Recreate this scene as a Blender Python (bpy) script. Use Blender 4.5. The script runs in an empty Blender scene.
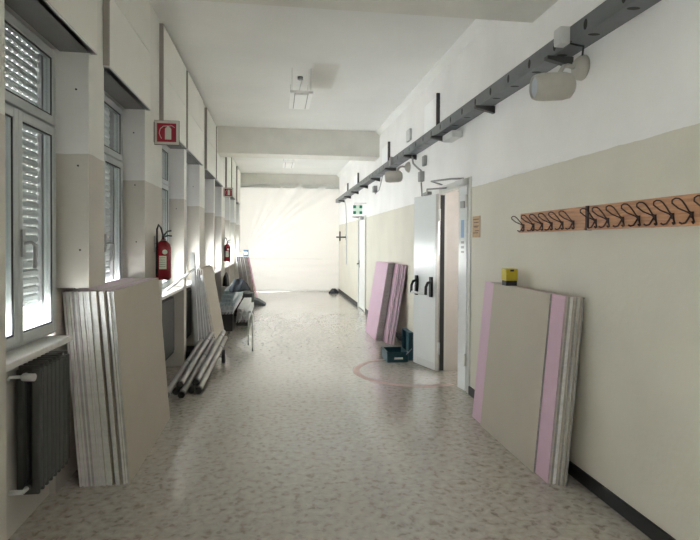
import bpy, bmesh, math, random
from mathutils import Vector, Matrix
R = random.Random(7)
C = bpy.context.scene.collection
S = bpy.context.scene
PI = math.pi

# ------------------------------------------------------------------ camera
F = 530.0
cd = bpy.data.cameras.new('camera'); cam = bpy.data.objects.new('camera', cd); C.objects.link(cam)
PITCH = 0.8
cd.sensor_fit = 'HORIZONTAL'; cd.sensor_width = 36; cd.lens = F/700*36
cd.shift_y = -(27 - F*math.tan(math.radians(PITCH)))/700
cam.location = (0, 0, 1.5)
cam.rotation_euler = (Matrix.Rotation(math.radians(-7.84), 3, 'Z') @ Matrix.Rotation(math.radians(90-PITCH), 3, 'X')
                      @ Matrix.Rotation(math.radians(0.3), 3, 'Z')).to_euler()
cd.clip_start = 0.05
S.camera = cam
# ------------------------------------------------------------------ sky and exposure
w = bpy.data.worlds.new('sky'); S.world = w; w.use_nodes = True
bg = w.node_tree.nodes['Background']
bg.inputs[0].default_value = (1.0, 0.985, 0.985, 1)
bg.inputs[1].default_value = 9.0
S.view_settings.view_transform = 'Standard'; S.view_settings.look = 'None'
S.view_settings.gamma = 1; S.view_settings.use_curve_mapping = False
S.view_settings.exposure = 2.1
S.cycles.max_bounces = 12; S.cycles.diffuse_bounces = 9; S.cycles.glossy_bounces = 4
S.cycles.transparent_max_bounces = 16; S.cycles.transmission_bounces = 6
S.cycles.use_denoising = True
S.cycles.sample_clamp_indirect = 8

def portal(x, y, z, sx, sy, rot):
    l = bpy.data.lights.new('portal', 'AREA'); l.shape = 'RECTANGLE'; l.size = sx; l.size_y = sy
    l.cycles.is_portal = True
    o = bpy.data.objects.new('portal', l); o.location = (x, y, z); o.rotation_euler = rot
    C.objects.link(o)

# ------------------------------------------------------------------ helpers
def mat(name, col, rough=0.6, metal=0.0, spec=0.5, noise=0.0, nscale=8.0, bump=0.0, bscale=80.0, alpha=None):
    m = bpy.data.materials.new(name); m.use_nodes = True
    nt = m.node_tree; b = nt.nodes['Principled BSDF']
    b.inputs['Base Color'].default_value = (*col, 1)
    b.inputs['Roughness'].default_value = rough; b.inputs['Metallic'].default_value = metal
    b.inputs['Specular IOR Level'].default_value = spec
    tc = nt.nodes.new('ShaderNodeTexCoord')
    if noise:
        n = nt.nodes.new('ShaderNodeTexNoise'); n.inputs['Scale'].default_value = nscale; n.inputs['Detail'].default_value = 5
        nt.links.new(tc.outputs['Object'], n.inputs['Vector'])
        r = nt.nodes.new('ShaderNodeMapRange')
        r.inputs['From Min'].default_value = .3; r.inputs['From Max'].default_value = .7
        r.inputs['To Min'].default_value = 1-noise; r.inputs['To Max'].default_value = 1+noise
        nt.links.new(n.outputs['Fac'], r.inputs['Value'])
        mx = nt.nodes.new('ShaderNodeVectorMath'); mx.operation = 'MULTIPLY'
        mx.inputs[0].default_value = col
        nt.links.new(r.outputs[0], mx.inputs[1]); nt.links.new(mx.outputs[0], b.inputs['Base Color'])
    if bump:
        n2 = nt.nodes.new('ShaderNodeTexNoise'); n2.inputs['Scale'].default_value = bscale
        nt.links.new(tc.outputs['Object'], n2.inputs['Vector'])
        bp = nt.nodes.new('ShaderNodeBump'); bp.inputs['Strength'].default_value = bump; bp.inputs['Distance'].default_value = .01
        nt.links.new(n2.outputs['Fac'], bp.inputs['Height']); nt.links.new(bp.outputs[0], b.inputs['Normal'])
    return m

class MB:
    def __init__(s): s.v = []; s.f = []; s.m = []; s.sm = []
    def quad(s, a, b, c, d, mi=0):
        n = len(s.v); s.v += [tuple(p) for p in (a, b, c, d)]; s.f.append((n, n+1, n+2, n+3)); s.m.append(mi); s.sm.append(False); return s
    def hexa(s, P, mi=0, mis=None):   # P: 8 points, bottom ring then top ring
        n = len(s.v); s.v += [tuple(p) for p in P]
        F6 = [(3, 2, 1, 0), (4, 5, 6, 7), (0, 1, 5, 4), (1, 2, 6, 5), (2, 3, 7, 6), (3, 0, 4, 7)]
        for k, f in enumerate(F6):
            s.f.append(tuple(n+i for i in f)); s.m.append(mis[k] if mis else mi); s.sm.append(False)
        return s
    def box(s, x0, x1, y0, y1, z0, z1, mi=0, M=None):
        P = [(x0, y0, z0), (x1, y0, z0), (x1, y1, z0), (x0, y1, z0), (x0, y0, z1), (x1, y0, z1), (x1, y1, z1), (x0, y1, z1)]
        if M is not None: P = [tuple(M @ Vector(p)) for p in P]
        return s.hexa(P, mi)
    def tube(s, pts, r, seg=10, mi=0, cap=True, closed=False):
        pts = [Vector(p) for p in pts]; rs = r if isinstance(r, (list, tuple)) else [r]*len(pts)
        n0 = len(s.v); N = len(pts); up = None
        for i, p in enumerate(pts):
            if closed: t = pts[(i+1) % N]-pts[i-1]
            else: t = pts[min(i+1, N-1)]-pts[max(i-1, 0)]
            t.normalize()
            if up is None: up = Vector((0, 0, 1)) if abs(t.z) < .9 else Vector((1, 0, 0))
            a = t.cross(up)
            if a.length < 1e-4: a = t.cross(Vector((0, 1, 0)))
            a.normalize(); b = a.cross(t); up = b
            for k in range(seg):
                q = p + rs[i]*(math.cos(2*PI*k/seg)*a + math.sin(2*PI*k/seg)*b); s.v.append(tuple(q))
        for i in range(N if closed else N-1):
            j = (i+1) % N
            for k in range(seg):
                k2 = (k+1) % seg
                s.f.append((n0+i*seg+k, n0+i*seg+k2, n0+j*seg+k2, n0+j*seg+k)); s.m.append(mi); s.sm.append(True)
        if cap and not closed:
            s.f.append(tuple(n0+k for k in range(seg))[::-1]); s.m.append(mi); s.sm.append(False)
            s.f.append(tuple(n0+(N-1)*seg+k for k in range(seg))); s.m.append(mi); s.sm.append(False)
        return s
    def prism(s, pts, d, mi=0):
        n = len(s.v); k = len(pts); d = Vector(d)
        s.v += [tuple(Vector(p)) for p in pts] + [tuple(Vector(p)+d) for p in pts]
        s.f.append(tuple(range(n, n+k))[::-1]); s.f.append(tuple(range(n+k, n+2*k)))
        for i in range(k): s.f.append((n+i, n+(i+1) % k, n+k+(i+1) % k, n+k+i))
        s.m += [mi]*(k+2); s.sm += [False]*(k+2); return s
    def build(s, name, mats, parent=None, bevel=0.0, origin=None):
        if not isinstance(mats, (list, tuple)): mats = [mats]
        o0 = Vector(origin) if origin is not None else (parent['_o'] if parent is not None else None)
        me = bpy.data.meshes.new(name)
        off = Vector(o0) if o0 is not None else Vector((0, 0, 0))
        if parent is not None and origin is None:
            off = Vector(tuple(parent['_o']))
        me.from_pydata([tuple(Vector(p)-off) for p in s.v], [], s.f)
        for m in mats: me.materials.append(m)
        me.polygons.foreach_set('material_index', s.m); me.polygons.foreach_set('use_smooth', s.sm)
        b = bmesh.new(); b.from_mesh(me); bmesh.ops.recalc_face_normals(b, faces=b.faces); b.to_mesh(me); b.free()
        me.update()
        ob = bpy.data.objects.new(name, me); C.objects.link(ob)
        if parent is not None:
            ob.parent = parent; ob['_o'] = tuple(parent['_o'])
            if origin is not None: ob.location = off-Vector(tuple(parent['_o'])); ob['_o'] = tuple(off)
        else:
            ob.location = off; ob['_o'] = tuple(off)
        if bevel:
            bm = ob.modifiers.new('bevel', 'BEVEL'); bm.width = bevel; bm.segments = 2; bm.limit_method = 'ANGLE'
        return ob

def thing(name, label, cat, loc=(0, 0, 0), group=None):
    o = bpy.data.objects.new(name, None); C.objects.link(o); o.location = loc; o['_o'] = tuple(loc); o.empty_display_size = .1
    return tag(o, label, cat, group)
def tag(o, label, cat, group=None):
    o['label'] = label; o['category'] = cat
    if group: o['group'] = group
    return o
def st(o): o['kind'] = 'structure'; return o
def bx(*a, **k): return MB().box(*a, **k)
def kids(o): return [c for c in bpy.data.objects if c.parent == o]
def dup(root, loc, rotz=0.0, label=None):
    r = root.copy(); C.objects.link(r); r.location = loc; r.rotation_euler = (0, 0, rotz)
    if label: r['label'] = label
    for ch in kids(root):
        c = ch.copy(); C.objects.link(c); c.parent = r
        for g in kids(ch):
            d = g.copy(); C.objects.link(d); d.parent = c
    return r

# ------------------------------------------------------------------ materials
def paint(name, upper, lower, zline, noise=.05, revealcol=None):
    """two tone wall paint, split at a wavy height; optional bare plaster behind the pier face"""
    m = bpy.data.materials.new(name); m.use_nodes = True; nt = m.node_tree; b = nt.nodes['Principled BSDF']; L = nt.links.new
    g = nt.nodes.new('ShaderNodeNewGeometry'); sp = nt.nodes.new('ShaderNodeSeparateXYZ'); L(g.outputs['Position'], sp.inputs[0])
    n = nt.nodes.new('ShaderNodeTexNoise'); n.inputs['Scale'].default_value = 6; n.inputs['Detail'].default_value = 6; L(g.outputs['Position'], n.inputs['Vector'])
    ma = nt.nodes.new('ShaderNodeMath'); ma.operation = 'MULTIPLY_ADD'; ma.inputs[1].default_value = .02; L(n.outputs['Fac'], ma.inputs[0]); L(sp.outputs['Z'], ma.inputs[2])
    st_ = nt.nodes.new('ShaderNodeMath'); st_.operation = 'GREATER_THAN'; st_.inputs[1].default_value = zline+.01; L(ma.outputs[0], st_.inputs[0])
    mx = nt.nodes.new('ShaderNodeMix'); mx.data_type = 'RGBA'; mx.inputs[6].default_value = (*lower, 1); mx.inputs[7].default_value = (*upper, 1); L(st_.outputs[0], mx.inputs[0])
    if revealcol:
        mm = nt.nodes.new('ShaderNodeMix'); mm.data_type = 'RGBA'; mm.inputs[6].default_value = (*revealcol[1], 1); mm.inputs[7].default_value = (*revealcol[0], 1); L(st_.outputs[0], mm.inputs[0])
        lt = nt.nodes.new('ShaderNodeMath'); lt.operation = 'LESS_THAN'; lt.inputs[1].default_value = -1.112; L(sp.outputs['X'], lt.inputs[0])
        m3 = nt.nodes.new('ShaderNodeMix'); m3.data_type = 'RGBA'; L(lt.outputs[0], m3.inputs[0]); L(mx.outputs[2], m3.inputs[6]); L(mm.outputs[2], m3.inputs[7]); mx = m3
    n2 = nt.nodes.new('ShaderNodeTexNoise'); n2.inputs['Scale'].default_value = 1.7; n2.inputs['Detail'].default_value = 7; L(g.outputs['Position'], n2.inputs['Vector'])
    r = nt.nodes.new('ShaderNodeMapRange'); r.inputs['From Min'].default_value = .3; r.inputs['From Max'].default_value = .7
    r.inputs['To Min'].default_value = 1-noise; r.inputs['To Max'].default_value = 1+noise; L(n2.outputs['Fac'], r.inputs['Value'])
    v = nt.nodes.new('ShaderNodeVectorMath'); v.operation = 'MULTIPLY'; L(mx.outputs[2], v.inputs[0]); L(r.outputs[0], v.inputs[1]); L(v.outputs[0], b.inputs['Base Color'])
    b.inputs['Roughness'].default_value = .55; b.inputs['Specular IOR Level'].default_value = .3
    bp = nt.nodes.new('ShaderNodeBump'); bp.inputs['Strength'].default_value = .15; bp.inputs['Distance'].default_value = .01
    n3 = nt.nodes.new('ShaderNodeTexNoise'); n3.inputs['Scale'].default_value = 30; L(g.outputs['Position'], n3.inputs['Vector']); L(n3.outputs['Fac'], bp.inputs['Height']); L(bp.outputs[0], b.inputs['Normal'])
    return m
WHITE = (.86, .85, .84); CREAM = (.66, .63, .545)
M_wall = paint('wall_paint_right', WHITE, CREAM, 2.055)
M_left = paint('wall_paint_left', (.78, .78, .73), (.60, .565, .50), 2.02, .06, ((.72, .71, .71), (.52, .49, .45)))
M_ceil = mat('ceiling_paint', (.82, .82, .80), .8, noise=.03, nscale=.8)
M_beam = mat('beam_paint', (.76, .75, .70), .8, noise=.05, nscale=3)
M_panel = mat('panel_paint', (.84, .84, .78), .6, noise=.03, nscale=2)
M_seam = mat('panel_seam', (.33, .32, .29), .8)
M_base = mat('baseboard_dark', (.010, .009, .009), .5, noise=.3, nscale=20)
M_alu = mat('window_frame', (.50, .53, .53), .4, noise=.03)
M_sill = mat('sill_marble', (.66, .63, .60), .3, noise=.10, nscale=14)
M_rubber = mat('gasket', (.03, .03, .03), .6)
M_rad = mat('radiator_paint', (.06, .063, .06), .45)
M_white = mat('white_enamel', (.80, .81, .80), .35)
M_dirtyw = mat('speaker_plastic', (.46, .44, .40), .45, noise=.06)
M_lens = mat('speaker_grille', (.45, .50, .55), .5)
M_tray = mat('tray_galvanised', (.20, .21, .22), .45, .6, noise=.12, nscale=6)
M_dark = mat('dark_steel', (.09, .09, .09), .45, .5)
M_black = mat('black_plastic', (.012, .012, .013), .4)
M_cable = mat('black_cable', (.015, .015, .015), .6)
M_grey = mat('grey_plastic', (.33, .33, .33), .5)
M_lgrey = mat('pale_grey_plastic', (.62, .63, .62), .5)
M_red = mat('red_enamel', (.30, .008, .02), .25)
M_signred = mat('sign_red', (.36, .008, .03), .4)
M_signw = mat('sign_white', (.72, .72, .66), .5)
M_green = mat('sign_green', (.02, .22, .13), .4)
M_mint = mat('sign_pale_green', (.72, .90, .80), .4)
M_paper = mat('board_paper', (.52, .475, .40), .75, noise=.03, nscale=3)
M_pink = mat('board_pink', (.69, .49, .605), .7, noise=.03, nscale=3)
M_gyp = mat('board_core', (.70, .70, .69), .9, noise=.10, nscale=40)
M_gypd = mat('board_edge_dark', (.30, .29, .28), .9, noise=.15, nscale=40)
M_pinke = mat('board_edge_pink', (.50, .40, .44), .8, noise=.08, nscale=30)
M_galv = mat('galvanised_profile', (.58, .60, .60), .32, .75, noise=.10, nscale=9)
M_galvw = mat('bright_profile', (.84, .85, .85), .4, 0, noise=.08, nscale=9)
M_galvb = mat('blue_film_profile', (.60, .69, .73), .4, 0, noise=.15, nscale=6)
M_pipe = mat('steel_pipe', (.42, .40, .37), .35, .7, noise=.15, nscale=5)
M_wood = None
M_hook = mat('hook_wire', (.06, .028, .022), .4, .3)
M_teal = mat('teal_case', (.012, .07, .095), .4, noise=.15, nscale=20)
M_yel = mat('yellow_plastic', (.58, .46, .03), .45)
M_cloth = mat('navy_cloth', (.045, .055, .07), .9, noise=.3, nscale=12, bump=.5, bscale=25)
M_sack = mat('grey_rubber', (.13, .145, .15), .8, noise=.2, nscale=10)
M_note = mat('tan_notice', (.50, .33, .19), .6, noise=.06, nscale=20)
M_ink = mat('notice_ink', (.16, .09, .06), .7)
M_blue = mat('blue_sticker', (.30, .42, .62), .5)
M_blue2 = mat('blue_card', (.03, .12, .25), .5)
M_door = mat('door_enamel', (.76, .78, .78), .22, noise=.02, nscale=2)
M_jamb = mat('jamb_paint', (.60, .565, .53), .5, noise=.03)
M_dframe = mat('door_frame_steel', (.62, .62, .58), .35)
M_mark = mat('floor_marking_paint', (.47, .32, .285), .3, noise=.15, nscale=12)
M_diff = mat('lamp_panel', (.93, .93, .92), .4)
M_steel = mat('bright_steel', (.65, .65, .65), .25, .9)

def glass(name, tint=(.93, .96, .96)):
    m = bpy.data.materials.new(name); m.use_nodes = True; nt = m.node_tree
    for n in list(nt.nodes):
        if n.type == 'BSDF_PRINCIPLED': nt.nodes.remove(n)
    out = [n for n in nt.nodes if n.type == 'OUTPUT_MATERIAL'][0]
    t = nt.nodes.new('ShaderNodeBsdfTransparent'); t.inputs[0].default_value = (*tint, 1)
    g = nt.nodes.new('ShaderNodeBsdfGlossy'); g.inputs['Roughness'].default_value = .02; g.inputs[0].default_value = (.9, .9, .9, 1)
    fr = nt.nodes.new('ShaderNodeFresnel'); fr.inputs[0].default_value = 1.5
    ge = nt.nodes.new('ShaderNodeNewGeometry'); iv = nt.nodes.new('ShaderNodeMath'); iv.operation = 'SUBTRACT'; iv.inputs[0].default_value = 1; nt.links.new(ge.outputs['Backfacing'], iv.inputs[1])
    fm = nt.nodes.new('ShaderNodeMath'); fm.operation = 'MULTIPLY'; nt.links.new(fr.outputs[0], fm.inputs[0]); nt.links.new(iv.outputs[0], fm.inputs[1])
    mx = nt.nodes.new('ShaderNodeMixShader'); nt.links.new(fm.outputs[0], mx.inputs[0]); nt.links.new(t.outputs[0], mx.inputs[1]); nt.links.new(g.outputs[0], mx.inputs[2]); nt.links.new(mx.outputs[0], out.inputs[0])
    return m
M_glass = glass('window_glass')

def shutter_mat():
    m = mat('shutter_pvc', (.42, .44, .43), .5); nt = m.node_tree; L = nt.links.new
    b = nt.nodes['Principled BSDF']; out = [n for n in nt.nodes if n.type == 'OUTPUT_MATERIAL'][0]
    g = nt.nodes.new('ShaderNodeNewGeometry'); sp = nt.nodes.new('ShaderNodeSeparateXYZ'); L(g.outputs['Position'], sp.inputs[0])
    def stripe(sock, per, wid, ph):
        a = nt.nodes.new('ShaderNodeMath'); a.operation = 'ADD'; a.inputs[1].default_value = ph; L(sock, a.inputs[0])
        f = nt.nodes.new('ShaderNodeMath'); f.operation = 'FLOORED_MODULO'; f.inputs[1].default_value = per; L(a.outputs[0], f.inputs[0])
        c = nt.nodes.new('ShaderNodeMath'); c.operation = 'LESS_THAN'; c.inputs[1].default_value = wid; L(f.outputs[0], c.inputs[0]); return c.outputs[0]
    a = stripe(sp.outputs['Y'], .055, .005, 0); c = stripe(sp.outputs['Z'], .048, .005, -.002)
    mu = nt.nodes.new('ShaderNodeMath'); mu.operation = 'MULTIPLY'; L(a, mu.inputs[0]); L(c, mu.inputs[1])
    t = nt.nodes.new('ShaderNodeBsdfTransparent'); mx = nt.nodes.new('ShaderNodeMixShader')
    tl = nt.nodes.new('ShaderNodeBsdfTranslucent'); tl.inputs[0].default_value = (.5, .52, .5, 1)
    pm = nt.nodes.new('ShaderNodeMixShader'); pm.inputs[0].default_value = .004; L(b.outputs[0], pm.inputs[1]); L(tl.outputs[0], pm.inputs[2])
    L(mu.outputs[0], mx.inputs[0]); L(pm.outputs[0], mx.inputs[1]); L(t.outputs[0], mx.inputs[2]); L(mx.outputs[0], out.inputs[0])
    return m
M_shut = shutter_mat()

def floor_mat():
    m = mat('floor_terrazzo', (.5, .48, .44), .2, spec=.6); nt = m.node_tree; L = nt.links.new; b = nt.nodes['Principled BSDF']
    b.inputs['Coat Weight'].default_value = .6; b.inputs['Coat Roughness'].default_value = .12
    g = nt.nodes.new('ShaderNodeNewGeometry')
    n = nt.nodes.new('ShaderNodeTexNoise'); n.inputs['Scale'].default_value = 21; n.inputs['Detail'].default_value = 3; n.inputs['Distortion'].default_value = .4; L(g.outputs['Position'], n.inputs['Vector'])
    cr = nt.nodes.new('ShaderNodeValToRGB'); cr.color_ramp.interpolation = 'LINEAR'
    e = cr.color_ramp.elements
    e[0].position = .30; e[0].color = (.29, .25, .215, 1); e[1].position = .66; e[1].color = (.53, .49, .44, 1)
    for p, c in ((.37, (.37, .33, .29)), (.44, (.44, .405, .36)), (.55, (.48, .445, .40))):
        q = e.new(p); q.color = (*c, 1)
    L(n.outputs['Fac'], cr.inputs[0])
    v = nt.nodes.new('ShaderNodeTexVoronoi'); v.inputs['Scale'].default_value = 24; v.inputs['Randomness'].default_value = 1
    L(g.outputs['Position'], v.inputs['Vector'])
    sp = nt.nodes.new('ShaderNodeSeparateColor'); L(v.outputs['Color'], sp.inputs[0])
    lt = nt.nodes.new('ShaderNodeMath'); lt.operation = 'GREATER_THAN'; lt.inputs[1].default_value = .86; L(sp.outputs[0], lt.inputs[0])
    ds = nt.nodes.new('ShaderNodeMath'); ds.operation = 'LESS_THAN'; ds.inputs[1].default_value = .36; L(v.outputs['Distance'], ds.inputs[0])
    mu = nt.nodes.new('ShaderNodeMath'); mu.operation = 'MULTIPLY'; L(lt.outputs[0], mu.inputs[0]); L(ds.outputs[0], mu.inputs[1])
    m2 = nt.nodes.new('ShaderNodeMath'); m2.operation = 'MULTIPLY'; m2.inputs[1].default_value = .42; L(mu.outputs[0], m2.inputs[0])
    mx = nt.nodes.new('ShaderNodeMix'); mx.data_type = 'RGBA'; L(m2.outputs[0], mx.inputs[0]); L(cr.outputs[0], mx.inputs[6]); mx.inputs[7].default_value = (.21, .185, .17, 1)
    L(mx.outputs[2], b.inputs['Base Color'])
    n4 = nt.nodes.new('ShaderNodeTexNoise'); n4.inputs['Scale'].default_value = 2.5; n4.inputs['Detail'].default_value = 6; L(g.outputs['Position'], n4.inputs['Vector'])
    r = nt.nodes.new('ShaderNodeMapRange'); r.inputs['To Min'].default_value = .15; r.inputs['To Max'].default_value = .26; L(n4.outputs['Fac'], r.inputs['Value']); L(r.outputs[0], b.inputs['Roughness'])
    n5 = nt.nodes.new('ShaderNodeTexNoise'); n5.inputs['Scale'].default_value = 5; L(g.outputs['Position'], n5.inputs['Vector'])
    bp = nt.nodes.new('ShaderNodeBump'); bp.inputs['Strength'].default_value = .08; bp.inputs['Distance'].default_value = .02; L(n5.outputs['Fac'], bp.inputs['Height']); L(bp.outputs[0], b.inputs['Normal'])
    return m
M_floor = floor_mat()

def sheet_mat():
    m = bpy.data.materials.new('plastic_sheet'); m.use_nodes = True; nt = m.node_tree; L = nt.links.new
    for n in list(nt.nodes):
        if n.type == 'BSDF_PRINCIPLED': nt.nodes.remove(n)
    out = [n for n in nt.nodes if n.type == 'OUTPUT_MATERIAL'][0]
    tl = nt.nodes.new('ShaderNodeBsdfTranslucent'); tl.inputs[0].default_value = (.86, .87, .85, 1)
    df = nt.nodes.new('ShaderNodeBsdfDiffuse'); df.inputs[0].default_value = (.85, .86, .84, 1)
    gl = nt.nodes.new('ShaderNodeBsdfGlossy'); gl.inputs['Roughness'].default_value = .25
    tr = nt.nodes.new('ShaderNodeBsdfTransparent')
    a = nt.nodes.new('ShaderNodeMixShader'); a.inputs[0].default_value = .5; L(tl.outputs[0], a.inputs[1]); L(df.outputs[0], a.inputs[2])
    c = nt.nodes.new('ShaderNodeMixShader'); c.inputs[0].default_value = .06; L(a.outputs[0], c.inputs[1]); L(gl.outputs[0], c.inputs[2])
    d = nt.nodes.new('ShaderNodeMixShader'); d.inputs[0].default_value = .0; L(c.outputs[0], d.inputs[1]); L(tr.outputs[0], d.inputs[2])
    L(d.outputs[0], out.inputs[0]); return m
M_sheet = sheet_mat()

def wood_mat():
    m = mat('rack_pine', (.46, .24, .13), .45); nt = m.node_tree; L = nt.links.new; b = nt.nodes['Principled BSDF']
    tc = nt.nodes.new('ShaderNodeTexCoord'); mp = nt.nodes.new('ShaderNodeMapping'); mp.inputs['Scale'].default_value = (20, 2.2, 30); L(tc.outputs['Object'], mp.inputs[0])
    n = nt.nodes.new('ShaderNodeTexNoise'); n.inputs['Scale'].default_value = 2.2; n.inputs['Detail'].default_value = 6; n.inputs['Distortion'].default_value = .6; L(mp.outputs[0], n.inputs[0])
    cr = nt.nodes.new('ShaderNodeValToRGB'); e = cr.color_ramp.elements; e[0].position = .32; e[0].color = (.38, .18, .095, 1); e[1].position = .68; e[1].color = (.64, .34, .175, 1); L(n.outputs[0], cr.inputs[0]); L(cr.outputs[0], b.inputs['Base Color'])
    return m
M_wood = wood_mat()

# ------------------------------------------------------------------ the shell
XR = 1.905; XF = -1.11; XG = -1.29; ZC = 3.6; YE = 16.4; ZS = 2.63; YB = -4.0; YF = 21.0
st(bx(-1.9, 3.4, YB-.2, YF, -.12, 0).build('floor', M_floor))
# ceiling with a darker brownish patch beside the lamp
def ceil_mat():
    m = mat('ceiling_paint', (.82, .82, .80), .8); nt = m.node_tree; L = nt.links.new; b = nt.nodes['Principled BSDF']
    g = nt.nodes.new('ShaderNodeNewGeometry'); n = nt.nodes.new('ShaderNodeTexNoise'); n.inputs['Scale'].default_value = 1.2; n.inputs['Detail'].default_value = 5; L(g.outputs['Position'], n.inputs[0])
    cr = nt.nodes.new('ShaderNodeValToRGB'); e = cr.color_ramp.elements; e[0].position = .25; e[0].color = (.79, .795, .78, 1); e[1].position = .7; e[1].color = (.86, .86, .84, 1); L(n.outputs[0], cr.inputs[0])
    # soft-edged darker rectangle mixed into the colour beside the lamp
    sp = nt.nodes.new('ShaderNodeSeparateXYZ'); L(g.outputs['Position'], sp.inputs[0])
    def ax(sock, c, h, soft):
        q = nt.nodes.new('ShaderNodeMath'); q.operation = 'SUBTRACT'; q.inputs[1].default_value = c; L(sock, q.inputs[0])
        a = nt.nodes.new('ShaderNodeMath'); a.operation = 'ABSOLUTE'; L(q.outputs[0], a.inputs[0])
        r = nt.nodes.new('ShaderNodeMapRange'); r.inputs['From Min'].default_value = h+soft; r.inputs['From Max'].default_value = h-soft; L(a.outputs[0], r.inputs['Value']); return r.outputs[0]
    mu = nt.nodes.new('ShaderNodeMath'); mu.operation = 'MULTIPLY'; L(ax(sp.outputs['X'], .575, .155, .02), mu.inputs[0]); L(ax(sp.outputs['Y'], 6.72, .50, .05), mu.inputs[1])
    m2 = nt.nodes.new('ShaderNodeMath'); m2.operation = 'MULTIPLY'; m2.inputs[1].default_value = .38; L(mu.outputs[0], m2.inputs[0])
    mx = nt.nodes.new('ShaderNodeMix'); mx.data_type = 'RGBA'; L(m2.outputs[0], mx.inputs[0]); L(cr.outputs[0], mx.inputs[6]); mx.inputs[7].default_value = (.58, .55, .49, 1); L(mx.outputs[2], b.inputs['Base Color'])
    return m
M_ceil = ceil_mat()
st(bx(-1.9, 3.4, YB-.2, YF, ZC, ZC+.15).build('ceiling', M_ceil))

# right wall: pieces round the two doors, one mesh
D1a, D1b, D1z = 5.08, 6.02, 2.12
D2a, D2b, D2z = 11.35, 12.30, 2.06
mb = MB()
for a, b_, z0 in ((YB, D1a, 0), (D1a, D1b, D1z), (D1b, D2a, 0), (D2a, D2b, D2z), (D2b, YF, 0)):
    mb.box(XR, XR+.42, a, b_, z0, ZC)
st(mb.build('wall_right', M_wall))
mb = MB()
for a, b_ in ((YB, D1a-.04), (D1b+.05, D2a-.04), (D2b+.05, YE)):
    mb.box(XR-.018, XR-.0005, a, b_, 0.001, .085)
st(mb.build('baseboard_right', M_base, bevel=.004))
st(MB().prism([(XR-.0005, YB, ZC-.001), (XR-.07, YB, ZC-.001), (XR-.07, YB, ZC-.015), (XR-.0005, YB, ZC-.085)], (0, YE-YB, 0)).build('trim_1', M_ceil))
# unseen side rooms behind the doors, wall opening added to light the jamb
mb = MB(); mb.box(3.2, 3.35, 4.0, 4.4, 0, ZC); mb.box(3.2, 3.35, 5.2, 13.4, 0, ZC); mb.box(3.2, 3.35, 4.4, 5.2, 0, 1.45); mb.box(3.2, 3.35, 4.4, 5.2, 1.85, ZC); mb.box(XR+.42, 3.2, 4.0, 4.1, 0, ZC); mb.box(XR+.42, 3.2, 13.3, 13.4, 0, ZC)
st(mb.build('wall_room_behind_doors', mat('side_room_paint', (.68, .64, .58), .7)))
# near wall behind the camera
st(bx(-1.9, XR+.42, YB-.2, YB, 0, ZC).build('wall_back', mat('back_wall_paint', (.68, .66, .58), .7)))

# left wall : piers (lower part) + solid upper band behind the shutter boxes, one mesh
BAY = [(-3.5, -2.1), (-1.7, -.3), (2.36, 3.34), (3.62, 4.69), (5.36, 6.60), (6.76, 7.88), (8.42, 9.62), (9.78, 10.92), (11.62, 12.74), (12.92, 14.15), (14.72, 15.85)]  # first two bays are unseen, added behind the camera to brighten the near end
ZSILL = .96
mb = MB()
mb.box(-1.60, XF, YB, YF, ZS, ZC)                          # upper band
prev = YB
for i, (a, b_) in enumerate(BAY):
    if i == 3:
        mb.box(-1.60, XF, prev, a, 1.225, ZS)              # slim pier over the recess the boards stand in
    else:
        mb.box(-1.60, XF, prev, a, 0, ZS)
    prev = b_
mb.box(-1.60, XF, prev, YF, 0, ZS)
for i, (a, b_) in enumerate(BAY):                          # apron walls below the windows
    if i == 2: mb.box(-1.60, -1.335, a, 3.34, 0, ZSILL-.035)
    elif i == 3: mb.box(-1.60, -1.30, 3.34, b_, 0, ZSILL-.035); mb.box(-1.60, -1.30, 3.34, 3.62, ZSILL-.035, 1.225)
    else: mb.box(-1.60, -1.335, a, b_, 0, ZSILL-.035)
st(mb.build('wall_left', M_left))
# shutter box fronts: pale panels with a seam, and their grey soffits
PAN = [(1.9, 3.37), (3.60, 4.72), (5.24, 6.51), (6.63, 7.97), (8.39, 9.59), (9.74, 10.9), (11.66, 12.7), (12.95, 14.1), (14.7, 15.9)]
k = 2
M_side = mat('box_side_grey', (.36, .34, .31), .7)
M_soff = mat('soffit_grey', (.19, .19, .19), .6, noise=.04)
for a, b_ in PAN:
    mb = MB()
    mb.box(XF+.001, -1.072, a, b_, ZS, 3.096, 0); mb.box(XF+.001, -1.072, a, b_, 3.102, 3.56, 0)
    mb.box(XF+.0005, -1.078, a+.002, b_-.002, 3.096, 3.102, 1)
    mb.box(-1.0719, -1.0712, a, a+.012, ZS, 3.56, 1)
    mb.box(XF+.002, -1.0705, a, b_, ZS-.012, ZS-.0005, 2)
    mb.box(XF+.001, -1.073, a, b_, 3.5605, 3.568, 1)
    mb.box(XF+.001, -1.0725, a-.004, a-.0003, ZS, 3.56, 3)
    o = st(mb.build('trim_%d' % k, [M_panel, M_seam, M_lgrey, M_side])); k += 1
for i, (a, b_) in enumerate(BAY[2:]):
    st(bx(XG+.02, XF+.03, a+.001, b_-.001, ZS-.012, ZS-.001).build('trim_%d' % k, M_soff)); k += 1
# cross beams
BEAMS = [(3.30, 3.80, 3.17), (9.83, 10.33, 3.12), (16.35, 16.75, 3.16)]
for (a, b_, z) in BEAMS:
    st(bx(XF, XR-.0005, a, b_, z, ZC-.001).build('trim_%d' % k, M_beam)); k += 1
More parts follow.
